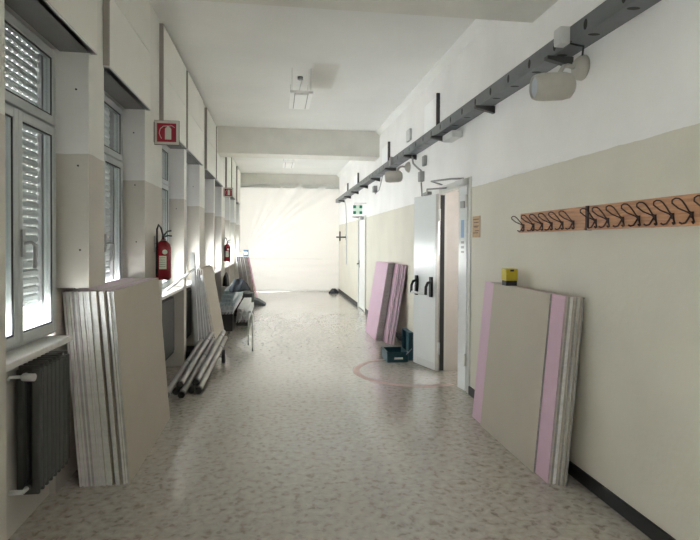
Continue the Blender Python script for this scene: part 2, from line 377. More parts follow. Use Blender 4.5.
# screw holes and old fixings on the piers stay part of the wall: small plugs on the reveals
mb = MB()
for (y, x, z) in ((3.34, -1.18, 2.40), (3.34, -1.17, 1.95), (3.34, -1.16, 1.45), (4.69, -1.20, 2.42), (4.69, -1.19, 1.98), (4.69, -1.18, 1.5), (6.6, -1.2, 1.9), (7.88, -1.2, 2.3)):
    mb.tube([(x, y-.004, z), (x, y+.001, z)], .006, 8)
st(mb.build('trim_%d' % k, M_black)); k += 1
st(bx(-1.60, -1.45, 3.34, 3.36, 0, .01).build('trim_%d' % k, M_left)); k += 1

# end of the corridor beyond the sheet: invented lobby, its opening sized to backlight the sheet
mb = MB()
mb.box(-1.9, XR+.42, YF, YF+.2, 0, .6); mb.box(-1.9, -1.05, YF, YF+.2, .6, ZC); mb.box(.5, XR+.42, YF, YF+.2, .6, ZC); mb.box(-1.05, .5, YF, YF+.2, 1.6, ZC)
st(mb.build('wall_far', M_jamb))

# ------------------------------------------------------------------ windows
def window(n, y0, y1, shut_z):
    root = bpy.data.objects.new('window_%d' % n, None); C.objects.link(root); root.location = (XG, (y0+y1)/2, ZSILL); root['_o'] = tuple(root.location); root['kind'] = 'structure'
    x0, x1 = XG-.055, XG+.012; zt = ZS-.012; zb = ZSILL+.001; T0, T1 = 2.135, 2.19
    f = .045; mb = MB()
    mb.box(x0, x1-.02, y0+.001, y0+f, zb, zt); mb.box(x0, x1-.02, y1-f, y1-.001, zb, zt)
    mb.box(x0, x1-.02, y0+f, y1-f, zt-f, zt); mb.box(x0, x1-.02, y0+f, y1-f, zb, zb+f*.7); mb.box(x0, x1-.02, y0+f, y1-f, T0+.008, T1-.008)
    mb.build('window_frame', M_alu, root, bevel=.004)
    def sash(a, b_, c, d, name, handle=False, hy=0):
        s = .045; m = MB(); X0, X1 = x0+.02, x1
        m.box(X0, X1, a, a+s, c, d); m.box(X0, X1, b_-s, b_, c, d); m.box(X0, X1, a+s, b_-s, c, c+s*1.1); m.box(X0, X1, a+s, b_-s, d-s, d)
        o = m.build(name, M_alu, root, bevel=.005)
        g = MB(); q = .008
        g.box(X1-.012, X1-.006, a+s-.001, a+s+q, c+s*1.1, d-s); g.box(X1-.012, X1-.006, b_-s-q, b_-s+.001, c+s*1.1, d-s); g.box(X1-.012, X1-.006, a+s+q, b_-s-q, c+s*1.1, c+s*1.1+q); g.box(X1-.012, X1-.006, a+s+q, b_-s-q, d-s-q, d-s)
        g.build('gasket', M_rubber, o)
        bx((X0+X1)/2-.003, (X0+X1)/2+.003, a+s-.004, b_-s+.004, c+s*1.1-.004, d-s+.004).build('glass_pane', M_glass, o)
        if handle:
            h = MB(); z = c+.55-.22+.0
            z = 1.49
            h.box(X1, X1+.012, hy-.016, hy+.016, z-.07, z+.07)
            h.tube([(X1+.01, hy, z), (X1+.045, hy, z+.005), (X1+.055, hy+.02, z-.01), (X1+.055, hy+.024, z-.06), (X1+.052, hy+.02, z-.13)], .0105, 8)
            h.build('window_handle', M_grey, o, bevel=.004)
        return o
    ym = (y0+y1)/2; g = .035
    sash(y0+g, ym+.0, zb+g*.6, T0+.02, 'sash')
    sash(ym+.002, y1-g, zb+g*.6, T0+.02, 'sash', True, ym+.03)
    sash(y0+g, y1-g, T1-.02, zt-g*.6, 'fanlight')
    # roller shutter of curved slats, outside the glass
    m = MB(); z = ZS+.0; xs = XG-.10; h = .048; z = math.ceil(z/h)*h
    while z > shut_z:
        zc = z-h
        pr = [(xs, zc), (xs+.009, zc+h*.3), (xs+.010, zc+h*.75), (xs, zc+h)]
        for q in range(3):
            (xa, za), (xb, zb_) = pr[q], pr[q+1]
            m.quad((xa, y0+.005, za), (xa, y1-.005, za), (xb, y1-.005, zb_), (xb, y0+.005, zb_))
        z -= h
    m.build('roller_shutter', M_shut, root)
    mb = MB(); mb.box(xs-.02, xs+.03, y0+.001, y0+.03, ZSILL, ZS-.01); mb.box(xs-.02, xs+.03, y1-.03, y1-.001, ZSILL, ZS-.01); mb.build('shutter_guide', M_grey, root)
    bx(xs-.005, xs+.012, y0+.005, y1-.005, z-.012, z+.002).build('shutter_bottom_bar', M_alu, root)
    bx(-1.6, xs-.02, y0+.001, y1-.001, ZSILL-.034, ZSILL-.02).build('outer_sill', M_sill, root)
SH = [1.6, 1.6, 1.19, 1.24, 1.32, 1.38, 1.4, 1.4, 1.5, 1.5, 1.5]
for i, (a, b_) in enumerate(BAY):
    window(i+1, a, b_, SH[i])
    if i not in (3,):
        st(bx(-1.34, XF-.005 if i != 2 else -1.17, a+.002, b_-.002 if i != 2 else 3.25, ZSILL-.034, ZSILL).build('trim_%d' % k, M_sill, bevel=.006)); k += 1
    else:
        st(bx(-1.34, -1.302, a+.002, b_-.002, ZSILL-.034, ZSILL).build('trim_%d' % k, M_sill)); k += 1
    portal(-1.62, (a+b_)/2, 1.8, b_-a, 1.7, (0, -PI/2, 0))
portal(-.27, YF+.25, 1.1, 1.55, 1.0, (-PI/2, 0, 0))
portal(3.37, 4.8, 1.65, .8, .4, (0, PI/2, 0))

# ------------------------------------------------------------------ radiators
def radiator(y0, nsec, label, xf=-1.20, z0=.20, z1=.865):
    t = thing('radiator', label, 'radiator', (xf-.05, y0, 0))
    mb = MB(); p = .052
    for i in range(nsec):
        y = y0+i*p
        for s in (0, 1):
            x = xf-.018-.075*s
            mb.box(x-.018, x+.018, y+.006, y+p-.006, z0+.03, z1-.02)
        mb.box(xf-.105, xf-.006, y+.016, y+p-.016, z0, z0+.05); mb.box(xf-.105, xf-.006, y+.016, y+p-.016, z1-.05, z1)
    for z in (z0+.045, z1-.045): mb.tube([(xf-.055, y0-.005, z), (xf-.055, y0+nsec*p+.0, z)], .02, 10)
    mb.build('radiator_body', M_rad, t, bevel=.005)
    mb = MB()
    mb.tube([(xf-.055, y0-.01, z1-.045), (xf-.055, y0-.04, z1-.045)], .016, 10); mb.tube([(xf-.055, y0-.04, z1-.045), (xf-.0, y0-.05, z1-.045)], .02, 12)
    mb.tube([(xf-.055, y0-.035, z1-.045), (xf-.12, y0-.035, z1-.045), (xf-.13, y0-.035, z1-.06)], .009, 8)
    mb.build('valve', M_white, t)
    mb = MB(); mb.tube([(xf-.055, y0-.01, z0+.045), (xf-.055, y0-.05, z0+.045), (xf-.12, y0-.05, z0+.045)], .012, 10); mb.build('return_valve', M_lgrey, t)
    for yy in (y0+.15, y0+nsec*p-.15):
        for (za, zb) in ((z0+.09, z0+.12), (z1-.12, z1-.09)): bx(xf-.130, xf-.05, yy-.012, yy+.012, za, zb).build('bracket', M_rad, t)
radiator(2.88, 8, 'dark grey column radiator below the sill of the nearest left window')
radiator(5.46, 19, 'dark grey radiator below the sill just past the nearer extinguisher', xf=-1.19)
radiator(6.86, 16, 'dark grey radiator behind the leaning metal studs on the left', xf=-1.19)

# ------------------------------------------------------------------ doors
def cyl_hinge(mb, x, y, z, h=.10): mb.tube([(x, y, z-h/2), (x, y, z+h/2)], .011, 10)
d1 = bpy.data.objects.new('door_1', None); C.objects.link(d1); d1.location = (XR, 5.5, 0); d1['_o'] = tuple(d1.location); d1['kind'] = 'structure'
mb = MB()
mb.box(XR-.012, XR+.06, D1a-.045, D1a+.035, 0.001, D1z+.045); mb.box(XR-.012, XR+.06, D1b-.035, D1b+.045, 0.001, D1z+.045); mb.box(XR-.012, XR+.06, D1a+.035, D1b-.035, D1z-.03, D1z+.045)
mb.build('door_frame', M_dframe, d1, bevel=.003)
mb = MB(); mb.box(XR+.061, XR+.419, D1b-.012, D1b-.001, .001, D1z-.001); mb.box(XR+.061, XR+.419, D1a+.001, D1a+.012, .001, D1z-.001)
mb.build('jamb_lining', M_jamb, d1)
# narrow inner leaf, almost closed, with blue sticker
mb = MB(); A = Vector((XR-.02, D1a+.035, 0)); B = Vector((XR-.045, D1a+.20, 0)); n = Vector((-.99, -.15, 0)).normalized()*-.045
def leafbox(A, B, n, z0, z1): return MB().hexa([A+Vector((0, 0, z0)), B+Vector((0, 0, z0)), B+n+Vector((0, 0, z0)), A+n+Vector((0, 0, z0)), A+Vector((0, 0, z1)), B+Vector((0, 0, z1)), B+n+Vector((0, 0, z1)), A+n+Vector((0, 0, z1))])
lf = leafbox(A, B, n, .012, 2.08).build('narrow_leaf', M_door, d1, bevel=.003)
u = (B-A).normalized(); nn = -n.normalized()
def onleaf(A, u, nn, s0, s1, z0, z1, t=.0015):
    a = A+u*s0+nn*.0005; b = A+u*s1+nn*.0005; o = nn*t
    V = Vector
    return MB().hexa([a+V((0, 0, z0)), b+V((0, 0, z0)), b+o+V((0, 0, z0)), a+o+V((0, 0, z0)), a+V((0, 0, z1)), b+V((0, 0, z1)), b+o+V((0, 0, z1)), a+o+V((0, 0, z1))])
onleaf(A, u, nn, .05, .115, 1.56, 1.74).build('sticker', M_blue, lf)
m = onleaf(A, u, nn, .05, .11, 1.50, 1.525); m2 = onleaf(A, u, nn, .05, .11, 1.45, 1.475); m3 = onleaf(A, u, nn, .05, .11, 1.405, 1.425)
for q in (m2, m3):
    nbase = len(m.v); m.v += q.v; m.f += [tuple(i+nbase for i in f) for f in q.f]; m.m += q.m; m.sm += q.sm
m.build('sticker_text', M_grey, lf)
onleaf(A, u, nn, .03, .10, 1.86, 1.93, .02).build('latch_plate', M_grey, lf)
mb = MB()
for z in (.33, 1.93): mb.tube([(XR-.03, D1a+.022, z-.06), (XR-.03, D1a+.022, z+.06)], .013, 10)
mb.build('hinge', M_dframe, lf)
# wide open leaf folded back against the wall
A = Vector((1.835, 6.00, 0)); B = Vector((1.70, 6.47, 0)); u = (B-A).normalized(); nn = Vector((-u.y, u.x, 0)); nn = nn if nn.x < 0 else -nn
lf = leafbox(A, B, -nn*.05, .012, 2.075).build('open_leaf', M_door, d1, bevel=.003)
mb = leafbox(A-u*.060, A-u*.001, -nn*.052, .012, 2.075); mb.build('leaf_edge_profile', mat('edge_steel', (.46, .44, .41), .35, .3), lf)
onleaf(A, u, nn, .01, .40, .012, .10, .002).build('kick_strip', M_lgrey, lf)
bar = MB()
pa = A+u*.06+nn*.085; pb = A+u*.45+nn*.085; zz = .925
bar.tube([pa+Vector((0, 0, zz-.02)), pb+Vector((0, 0, zz-.02))], .014, 12); pbar = bar.build('push_bar', M_lgrey, lf)
for s in (.07, .40):
    q = A+u*s; b2 = MB()
    b2.hexa([q+u*-.022+nn*.001+Vector((0, 0, zz-.06)), q+u*.022+nn*.001+Vector((0, 0, zz-.06)), q+u*.022+nn*.03+Vector((0, 0, zz-.06)), q+u*-.022+nn*.03+Vector((0, 0, zz-.06)),
             q+u*-.022+nn*.001+Vector((0, 0, zz+.18)), q+u*.022+nn*.001+Vector((0, 0, zz+.18)), q+u*.022+nn*.03+Vector((0, 0, zz+.18)), q+u*-.022+nn*.03+Vector((0, 0, zz+.18))])
    b2.tube([q+nn*.02+Vector((0, 0, zz+.12)), q+nn*.06+Vector((0, 0, zz+.11)), q+nn*.085+Vector((0, 0, zz+.06)), q+nn*.088+Vector((0, 0, zz-.03))], .017, 10)
    b2.build('bar_bracket', M_black, lf, bevel=.004)
mb = MB()
for z in (.28, 1.83): mb.tube([A-u*.078+nn*.0+Vector((0, 0, z-.07)), A-u*.078+Vector((0, 0, z+.07))], .014, 10)
mb.build('hinge', M_lgrey, lf)
bx(XR-.03, XR+.02, D1b-.075, D1b-.037, .02, 2.06).build('rubber_seal', M_rubber, d1)
# closers above
mb = MB(); mb.box(XR-.075, XR-.014, D1a+.01, D1a+.25, 2.09, 2.15)
c = mb.build('door_closer', M_lgrey, d1, bevel=.006)
mb = MB(); mb.tube([(XR-.05, D1a+.06, 2.155), (XR-.12, D1a+.22, 2.17), (XR-.27, D1a+.44, 2.165)], .010, 8); mb.tube([(XR-.27, D1a+.44, 2.165), (XR-.10, D1a+.60, 2.15)], .008, 8)
mb.build('closer_arm', M_grey, c)
mb = MB(); mb.tube([(1.77, 6.15, 2.09), (1.70, 5.9, 2.12), (1.87, 5.72, 2.12)], .010, 8); mb.box(1.75, 1.80, 6.05, 6.25, 2.075, 2.11); mb.build('leaf_stay', M_grey, d1)

d2 = bpy.data.objects.new('door_2', None); C.objects.link(d2); d2.location = (XR, 11.8, 0); d2['_o'] = tuple(d2.location); d2['kind'] = 'structure'
mb = MB()
mb.box(XR-.02, XR+.06, D2a-.05, D2a+.03, 0.001, D2z+.04); mb.box(XR-.02, XR+.06, D2b-.03, D2b+.05, 0.001, D2z+.04); mb.box(XR-.02, XR+.06, D2a+.03, D2b-.03, D2z-.03, D2z+.04)
mb.build('door_frame', M_dframe, d2, bevel=.003)
lf = bx(XR-.006, XR+.038, D2a+.032, D2b-.032, .01, D2z-.032).build('door_leaf', M_door, d2, bevel=.003)
mb = MB(); mb.box(XR-.012, XR-.0065, D2b-.13, D2b-.09, .93, 1.10); mb.tube([(XR-.012, D2b-.11, 1.02), (XR-.06, D2b-.11, 1.02), (XR-.065, D2b-.14, 1.02), (XR-.065, D2b-.24, 1.015)], .010, 8)
mb.build('door_handle', M_black, lf)
mb = MB(); mb.box(XR-.07, XR-.021, D2a+.1, D2a+.36, 2.02, 2.08); mb.tube([(XR-.05, D2a+.2, 2.085), (XR-.22, D2a+.5, 2.09), (XR-.04, D2a+.75, 2.085)], .010, 8); mb.build('door_closer', M_grey, d2)

# ------------------------------------------------------------------ plastic sheet at the end
def sheet():
    mb = MB(); x0, x1, z0, z1 = XF+.005, XR-.005, .02, 3.3; NX, NZ = 90, 80
    n0 = 0
    foc = (-.95, 1.25)
    for j in range(NZ+1):
        for i in range(NX+1):
            x = x0+(x1-x0)*i/NX; z = z0+(z1-z0)*j/NZ
            dx, dz = x-foc[0], z-foc[1]; a = math.atan2(dz, dx); r = math.hypot(dx, dz)
            fold = 0.075*math.exp(-((a-.75)/.38)**2)*math.sin(a*34)*min(r, 1.4)/(1+.5*r)
            fold += .012*math.sin(z*31+.7*math.sin(x*2.3))*math.exp(-((z-.75)/.45)**2)*(x > foc[0])
            fold += .02*math.sin(a*17+1)*math.exp(-((a+.5)/.5)**2)*min(r, 1)
            fold += .015*math.sin(x*1.9+z*1.1)
            mb.v.append((x, YE-.10+fold, z))
    for j in range(NZ):
        for i in range(NX):
            q = j*(NX+1)+i; mb.f.append((q, q+1, q+NX+2, q+NX+1)); mb.m.append(0); mb.sm.append(True)
    r = thing('plastic_sheet', 'translucent white dust sheet closing off the far end of corridor', 'plastic sheet', ((x0+x1)/2, YE-.1, 0))
    mb.build('film', M_sheet, r)
    bx(x0, x1, YE-.13, YE-.07, 3.16, 3.20).build('top_batten', M_lgrey, r)
    mb = MB(); mb.tube([(x0, YE-.1, .035), (x1, YE-.1, .03)], .028, 8); mb.build('rolled_hem', M_sheet, r)
    mb = MB(); mb.tube([(x0, YE-.12, 1.02), (x1-.5, YE-.115, 1.0)], .006, 6); mb.build('tape_line', M_lgrey, r)
sheet()

# ------------------------------------------------------------------ plasterboard sheets
PB_T = .0125
def board(xb, y0, y1, H, ang, side, face, edge, label, group=None, back=None, T=PB_T):
    """a sheet leaning on the wall at `side` (-1 left, +1 right); (xb, z=0) is the corner it stands on"""
    a = math.radians(ang); u = Vector((side*math.sin(a), 0, math.cos(a))); n = Vector((-side*math.cos(a), 0, math.sin(a)))
    P = Vector((xb, 0, 0.0005))
    base = []
    q = [P+Vector((0, y0, 0)), P+Vector((0, y1, 0)), P+n*T+Vector((0, y1, 0)), P+n*T+Vector((0, y0, 0))]
    top = [p+u*H for p in q]
    mb = MB().hexa(q+top, mis=[1, 2, 0, 1, 0, 1])
    o = mb.build('plasterboard_sheet', [face, edge, M_top], origin=(xb, (y0+y1)/2, 0))
    tag(o, label, 'plasterboard', group); return o
M_edgeL = mat('board_edge_light', (.70, .70, .69), .9, noise=.08, nscale=30)
M_top = mat('board_long_edge', (.66, .57, .60), .8, noise=.06, nscale=25)
M_edgeM = mat('board_edge_mid', (.46, .46, .45), .9, noise=.1, nscale=30)
# left stack
x = -.897; ang = 4.6; N = 22
for i in range(N):
    j = R.uniform(-.012, .012) if i else 0
    y0 = 3.415+j; y1 = 4.655+(R.uniform(-.01, .004) if i else 0)
    e = R.choice([M_edgeL, M_gyp, M_edgeM, M_edgeL, M_gyp])
    fc = M_paper if i == 0 or i % 3 else M_pink
    if i in (3, 6): y0 += .03; e = M_gypd
    lab = 'beige faced plasterboard sheet, front one of the stack under the second left window' if i == 0 else \
          ('plasterboard sheet against the wall at the back of the left stack' if i == N-1 else 'plasterboard sheet inside the big left stack, only its edge in view')
    board(x-PB_T/math.cos(math.radians(ang)), y0, y1, 1.2-(R.uniform(0, .004) if i else 0), ang, -1, fc, e, lab, 'plasterboard in the big left stack')
    x -= .0129 if i not in (2, 5) else .018
# right stack
ang = 5.2; x = 1.668
spec = [(3.255, 4.17, M_paper, M_gypd, 'narrower beige plasterboard sheet, front one of the stack under the coat racks'),
        (3.095, 4.385, M_pink, M_pinke, 'pink plasterboard sheet behind the beige one under the coat racks'),
        (3.085, 4.36, M_paper, M_gypd, None), (3.08, 4.37, M_paper, M_gyp, None), (3.09, 4.37, M_paper, M_gyp, None),
        (3.065, 4.37, M_paper, M_gypd, None), (3.055, 4.33, M_paper, M_edgeM, None), (3.045, 4.33, M_paper, M_gypd, None)]
for i, (a, b_, fc, e, lab) in enumerate(spec):
    if lab is None: lab = 'grey edged plasterboard sheet in the rear of the stack under the coat racks'
    board(x+PB_T/math.cos(math.radians(ang)), a, b_, 1.178 if i < 2 else 1.174, ang, 1, fc, e, lab, 'plasterboard leaning under the coat racks')
    x += .0130 if i != 6 else .022
# middle stack by the open door: two groups
ang = 9.0; x = 1.50
for i in range(8):
    lab = 'pink plasterboard sheet, front one of the leaning stack beyond the open door' if i == 0 else 'plasterboard sheet packed behind the pink front one beyond the open door'
    board(x+PB_T, 7.98-.002*i, 8.94, 1.2, ang, 1, M_pink, M_gypd if i else M_pinke, lab, 'plasterboard in the pink stack beyond the door')
    x += .0128
ang = 9.0; x = 1.622
for i in range(5):
    board(x+PB_T, 7.80-.045*i, 8.85-.03*i, 1.19, ang, 1, M_pink, M_pinke if i % 2 == 0 else M_gypd, 'pink plasterboard sheet staggered between the pink stack and the open door', 'staggered pink plasterboard sheets')
    x += .0134 if i % 2 == 0 else .024
# left, big board and its companions leaning at the fourth pier
ang = 10; x = -.835
for i, (a, b_, H, fc, e) in enumerate([(7.62, 8.80, 1.14, M_paper, M_edgeL), (7.56, 8.7, 1.16, M_paper, M_edgeM), (7.50, 8.7, 1.12, M_paper, M_edgeL)]):
    board(x-PB_T, a, b_, H, ang, -1, fc, e, ['wide beige plasterboard offcut leaning between the metal studs and the far pile', 'narrow edged plasterboard directly behind the wide beige offcut', 'rearmost plasterboard offcut beside the leaning metal studs'][i], 'plasterboard offcuts by the leaning studs')
    x -= .018
# far left boards
x = -.52
for i in range(7):
    board(x-PB_T, 14.0+.02*i, 14.71, 1.13, 12-i*.9, -1, M_pink if i == 0 else M_paper, mat('board_edge_red', (.45, .16, .17), .8) if i == 0 else [M_edgeL, M_gypd][i % 2],
          'pink edged board, outermost of the far boards by the dust sheet' if i == 0 else 'pale board leaning in the far row before the dust sheet', 'boards leaning before the dust sheet')
    x -= .066

# ------------------------------------------------------------------ small boxes on the boards
t = thing('laser_level_box', 'small yellow and black box on top of the plasterboard under the coat rack', 'tool box', (1.79, 3.93, 1.174))
bx(1.755, 1.845, 3.89, 3.97, 1.1745, 1.213).build('black_base', M_black, t, bevel=.003)
o = bx(1.752, 1.848, 3.885, 3.975, 1.2135, 1.306).build('yellow_body', M_yel, t, bevel=.005)
bx(1.785, 1.815, 3.881, 3.8845, 1.286, 1.301).build('catch', M_black, o)
t = thing('carton', 'small yellow carton standing on the far boards by the dust sheet', 'box', (-.93, 14.3, 1.13))
bx(-1.00, -.88, 14.2, 14.4, 1.134, 1.235).build('carton_body', mat('carton_yellow', (.62, .52, .25), .7), t, bevel=.003)
bx(-.99, -.89, 14.197, 14.1995, 1.16, 1.20).build('carton_label', M_signw, t)
t = thing('carton', 'dark blue carton beside the yellow one on the far boards', 'box', (-.80, 14.3, 1.13))
bx(-.875, -.755, 14.2, 14.4, 1.134, 1.30).build('carton_body', M_blue2, t, bevel=.003)
bx(-.86, -.77, 14.197, 14.1995, 1.18, 1.25).build('carton_label', M_mint, t)

# ------------------------------------------------------------------ metal studs
def stud(A, B, w_, d_, m, label, group, roll=0, name='metal_stud', T=.004):
    A = Vector(A); B = Vector(B); z = (B-A).normalized(); L = (B-A).length
    xx = z.cross(Vector((0, 1, 0))) if abs(z.y) < .8 else z.cross(Vector((0, 0, 1)))
    xx.normalize(); yy = z.cross(xx); rot = Matrix((xx, yy, z)).transposed() @ Matrix.Rotation(roll, 3, 'Z')
    M = Matrix.Translation(A) @ rot.to_4x4()
    mb = MB(); h, q = w_/2, d_/2
    mb.box(-h, h, -q, -q+T, 0, L, M=M); mb.box(-h, -h+T, -q+T, q, 0, L, M=M); mb.box(h-T, h, -q+T, q, 0, L, M=M)
    mb.box(-h+T, -h+T+.008, q-T, q, 0, L, M=M); mb.box(h-T-.008, h-T, q-T, q, 0, L, M=M)
    return tag(mb.build(name, m, origin=A), label, 'metal stud', group)
M_galvl = mat('dull_profile', (.46, .47, .48), .45, .3, noise=.12, nscale=9)
G = 'metal studs leaning against the left wall'
for i in range(9):
    y = 6.96+.058*i; h = [1.37, 1.34, 1.05, 1.15, 1.2, 1.1, 1.02, .98, 1.05][i]
    xb = -1.0+.012*i-(.03 if i % 2 else 0)
    xt = -1.075+.006*i if i != 2 else -1.05
    lab = 'tallest galvanised stud, nearest of the leaning row on the left' if i == 0 else 'galvanised stud in the leaning row before the beige offcut'
    stud((xb, y, .003), (xt, y+.02, h), .05, .045, M_galvl, lab, G, roll=R.uniform(-.2, .2)+ (0 if i % 2 else PI))
stud((-1.13, 5.62, .9995), (-1.035, 6.94, 1.165), .028, .02, M_galvw, 'thin white profile sticking out level over the second visible sill', None, name='thin_profile')

# pipes laid on a trolley
t = thing('trolley', 'low trolley with black wheels under the bundle of steel pipes', 'trolley', (-.9, 6.8, 0))
mb = MB(); mb.box(-1.02, -.72, 6.56, 6.88, .105, .13); mb.box(-1.00, -.70, 6.84, 6.87, .13, .178); mb.build('deck', M_dark, t, bevel=.004)
mb = MB(); mb.tube([(-1.07, 6.72, .085), (-.66, 6.72, .085)], .012, 8); mb.build('axle', M_grey, t)
for (xx, yy) in ((-1.08, 6.72), (-.65, 6.72)):
    wl = MB().tube([(xx-.02, yy, .085), (xx+.02, yy, .085)], .085, 24).build('wheel', M_black, t, bevel=.008)
    MB().tube([(xx-.024, yy, .085), (xx+.024, yy, .085)], .03, 16).build('hub', M_grey, wl)
V0 = Vector((.10, 1.72, .215)); lows = [0, .05, -.02, .03, .0]
PL = ['steel pipe nearest the wall in the bundle on the trolley', 'second steel pipe from the wall in the lower layer on the trolley', 'middle steel pipe of the lower layer on the trolley', 'lower steel pipe beside the outermost one on the trolley',
      'outermost steel pipe of the bundle, on the corridor side', 'upper steel pipe on the wall side of the bundle', 'upper steel pipe on the corridor side of the bundle']
for i in range(7):
    r_ = .030
    if i < 5: A = Vector((-1.045+.070*i, 5.19+.045*i, .0335))+V0*lows[i]
    else: A = Vector((-1.045+.070*(1.5 if i == 5 else 3.5), 5.19+.045*(1.5 if i == 5 else 3.5), .0335+.0615))+V0*.04
    B = A+V0; d = V0.normalized()
    p = thing('steel_pipe', PL[i], 'pipe', A, 'steel pipes propped on the trolley')
    mb = MB().tube([A, B], r_, 16, cap=False); mb.tube([B, A], r_-.004, 16, cap=False)
    mb.build('pipe_tube', M_pipe, p)
    MB().tube([A-d*.004, A+d*.05], r_+.0022, 16).build('end_cap', M_dark, p)
    s_ = A+d*(.9+.1*i); MB().tube([s_, s_+d*.05], r_+.0022, 16).build('collar', M_grey, p)

# far pile of studs on black supports
SG = 'studs in the low pile beyond the beige offcut'
for (a, b_, z1, yy, lab) in ((-1.0, -.74, .295, 9.25, 'black crate carrying the near end of the upper stud pile'), (-1.0, -.74, .295, 11.1, 'black crate carrying the far end of the upper stud pile')):
    t = thing('crate', lab, 'crate', ((a+b_)/2, yy, 0))
    mb = MB(); mb.box(a, b_, yy-.15, yy+.15, .001, .02); mb.box(a, a+.015, yy-.15, yy+.15, .02, z1); mb.box(b_-.015, b_, yy-.15, yy+.15, .02, z1); mb.box(a+.015, b_-.015, yy-.15, yy-.135, .02, z1); mb.box(a+.015, b_-.015, yy+.135, yy+.15, .02, z1)
    mb.build('crate_walls', M_black, t); 
    bx(a-.008, b_+.008, yy-.158, yy+.158, z1-.03, z1-.001).build('crate_rim', M_black, t, bevel=.003)
for j, zz in enumerate((.325, .38, .435, .49, .545, .60)):
    for i in range(5-j//3):
        stud((-.975+.055*i+.01*j, 9.02+R.uniform(-.06, .1)+.12*j, zz), (-.985+.055*i+.01*j, 11.7, zz), .05, .045, M_galvb if j > 1 else M_galvw,
             'bluish film covered stud in the upper layers of the far pile' if j > 1 else 'bright stud lying in the lower layers on the black crates', SG if j < 2 else 'bluish studs on top of the pile', roll=PI/2 if False else 0)
for (yy, lab) in ((9.75, 'black timber block under the near end of the low studs'), (11.5, 'black timber block under the far end of the low studs')):
    o = bx(-.72, -.50, yy-.06, yy+.06, .001, .072).build('timber_block', M_black, bevel=.004, origin=(-.61, yy, 0)); tag(o, lab, 'block')
for j in range(4):
    for i in range(4 if j < 2 else 3):
        stud((-.692+.055*i, 9.52+R.uniform(-.05, .1)+.1*j, .099+.054*j), (-.692+.055*i, 11.9, .099+.054*j), .05, .045, M_galvw, 'white stud in the low stack on black blocks beside the crates', 'white studs on black blocks')

# cloth heap: a lumpy draped mesh
def heap(cx, cy, z0, rx, ry, h, seed, name, m, label, cat):
    rr = random.Random(seed); ph = [rr.uniform(0, 6) for _ in range(6)]; mb = MB(); NA, NR = 40, 14
    for j in range(NR+1):
        f = j/NR
        for i in range(NA):
            a = 2*PI*i/NA; w1 = 1+.13*math.sin(3*a+ph[0])+.07*math.sin(7*a+ph[1])
            r = f*w1; z = h*(max(0, 1-f**2.6))**.7*(1+.22*math.sin(4*a+ph[2]+3*f)+.15*math.sin(9*f+ph[3]+2*a)*f)
            mb.v.append((cx+rx*r*math.cos(a), cy+ry*r*math.sin(a), z0+max(z, .004 if j < NR else 0)))
    for j in range(NR):
        for i in range(NA):
            a0 = j*NA+i; a1 = j*NA+(i+1) % NA; mb.f.append((a0, a1, a1+NA, a0+NA)); mb.m.append(0); mb.sm.append(True)
    mb.f.append(tuple(range(NR*NA, NR*NA+NA))); mb.m.append(0); mb.sm.append(False)
    return tag(mb.build(name, m, origin=(cx, cy, z0)), label, cat)
heap(-.70, 10.0, .626, .19, .50, .17, 3, 'jacket', M_cloth, 'dark navy jacket heaped on top of the far stud pile', 'jacket')
heap(-1.01, 10.9, .626, .065, .20, .22, 5, 'bag', M_black, 'black bag against the wall beside the navy jacket', 'bag')
for (xx, yy, sx, lab) in ((-.66, 12.15, .16, 'nearer dark grey rubber bucket past the end of the stud pile'), (-.42, 12.8, .17, 'farther dark grey flattened sack past the stud pile')):
    t = thing('rubber_bucket' if sx == .16 else 'sack', lab, 'bucket' if sx == .16 else 'sack', (xx, yy, 0))
    if sx == .16:
        mb = MB(); rs = [.13, .14, .15]; zs = [0.002, .18, .36]
        mb.tube([(xx, yy, z) for z in zs], rs, 24, cap=False); mb.tube([(xx, yy, .004), (xx, yy, .008)], .13, 24); mb.tube([(xx, yy, z) for z in zs[::-1]], [r-.006 for r in rs[::-1]], 24, cap=False)
        mb.build('bucket_wall', M_sack, t)
        mb = MB(); mb.tube([(xx+.15*math.cos(2*PI*i/32), yy+.15*math.sin(2*PI*i/32), .36) for i in range(32)], .01, 8, closed=True); mb.build('rim', M_sack, t)
    else:
        mb = MB().prism([(xx-.17, yy, .002), (xx+.17, yy, .002), (xx+.13, yy, .04), (xx-.02, yy, .13), (xx-.14, yy, .16)], (0, .4, 0)); mb.build('sack_body', M_sack, t, bevel=.02)
# thin white wire stand on the floor
t = thing('wire_stand', 'thin white bent wire stand on the floor in front of the stud pile', 'stand', (-.33, 7.45, 0))
mb = MB(); mb.tube([(-.33, 7.42, .004), (-.33, 7.43, .44), (-.335, 7.46, .50), (-.36, 7.55, .53), (-.40, 7.75, .50)], .013, 8); mb.build('upright', M_white, t)
mb = MB(); mb.tube([(-.40, 7.75, .50), (-.41, 7.80, .40), (-.41, 7.82, .004)], .008, 8); mb.build('rear_leg', M_white, t)
mb = MB(); mb.tube([(-.33, 7.43, .16), (-.41, 7.82, .16)], .006, 8); mb.build('brace', M_white, t)

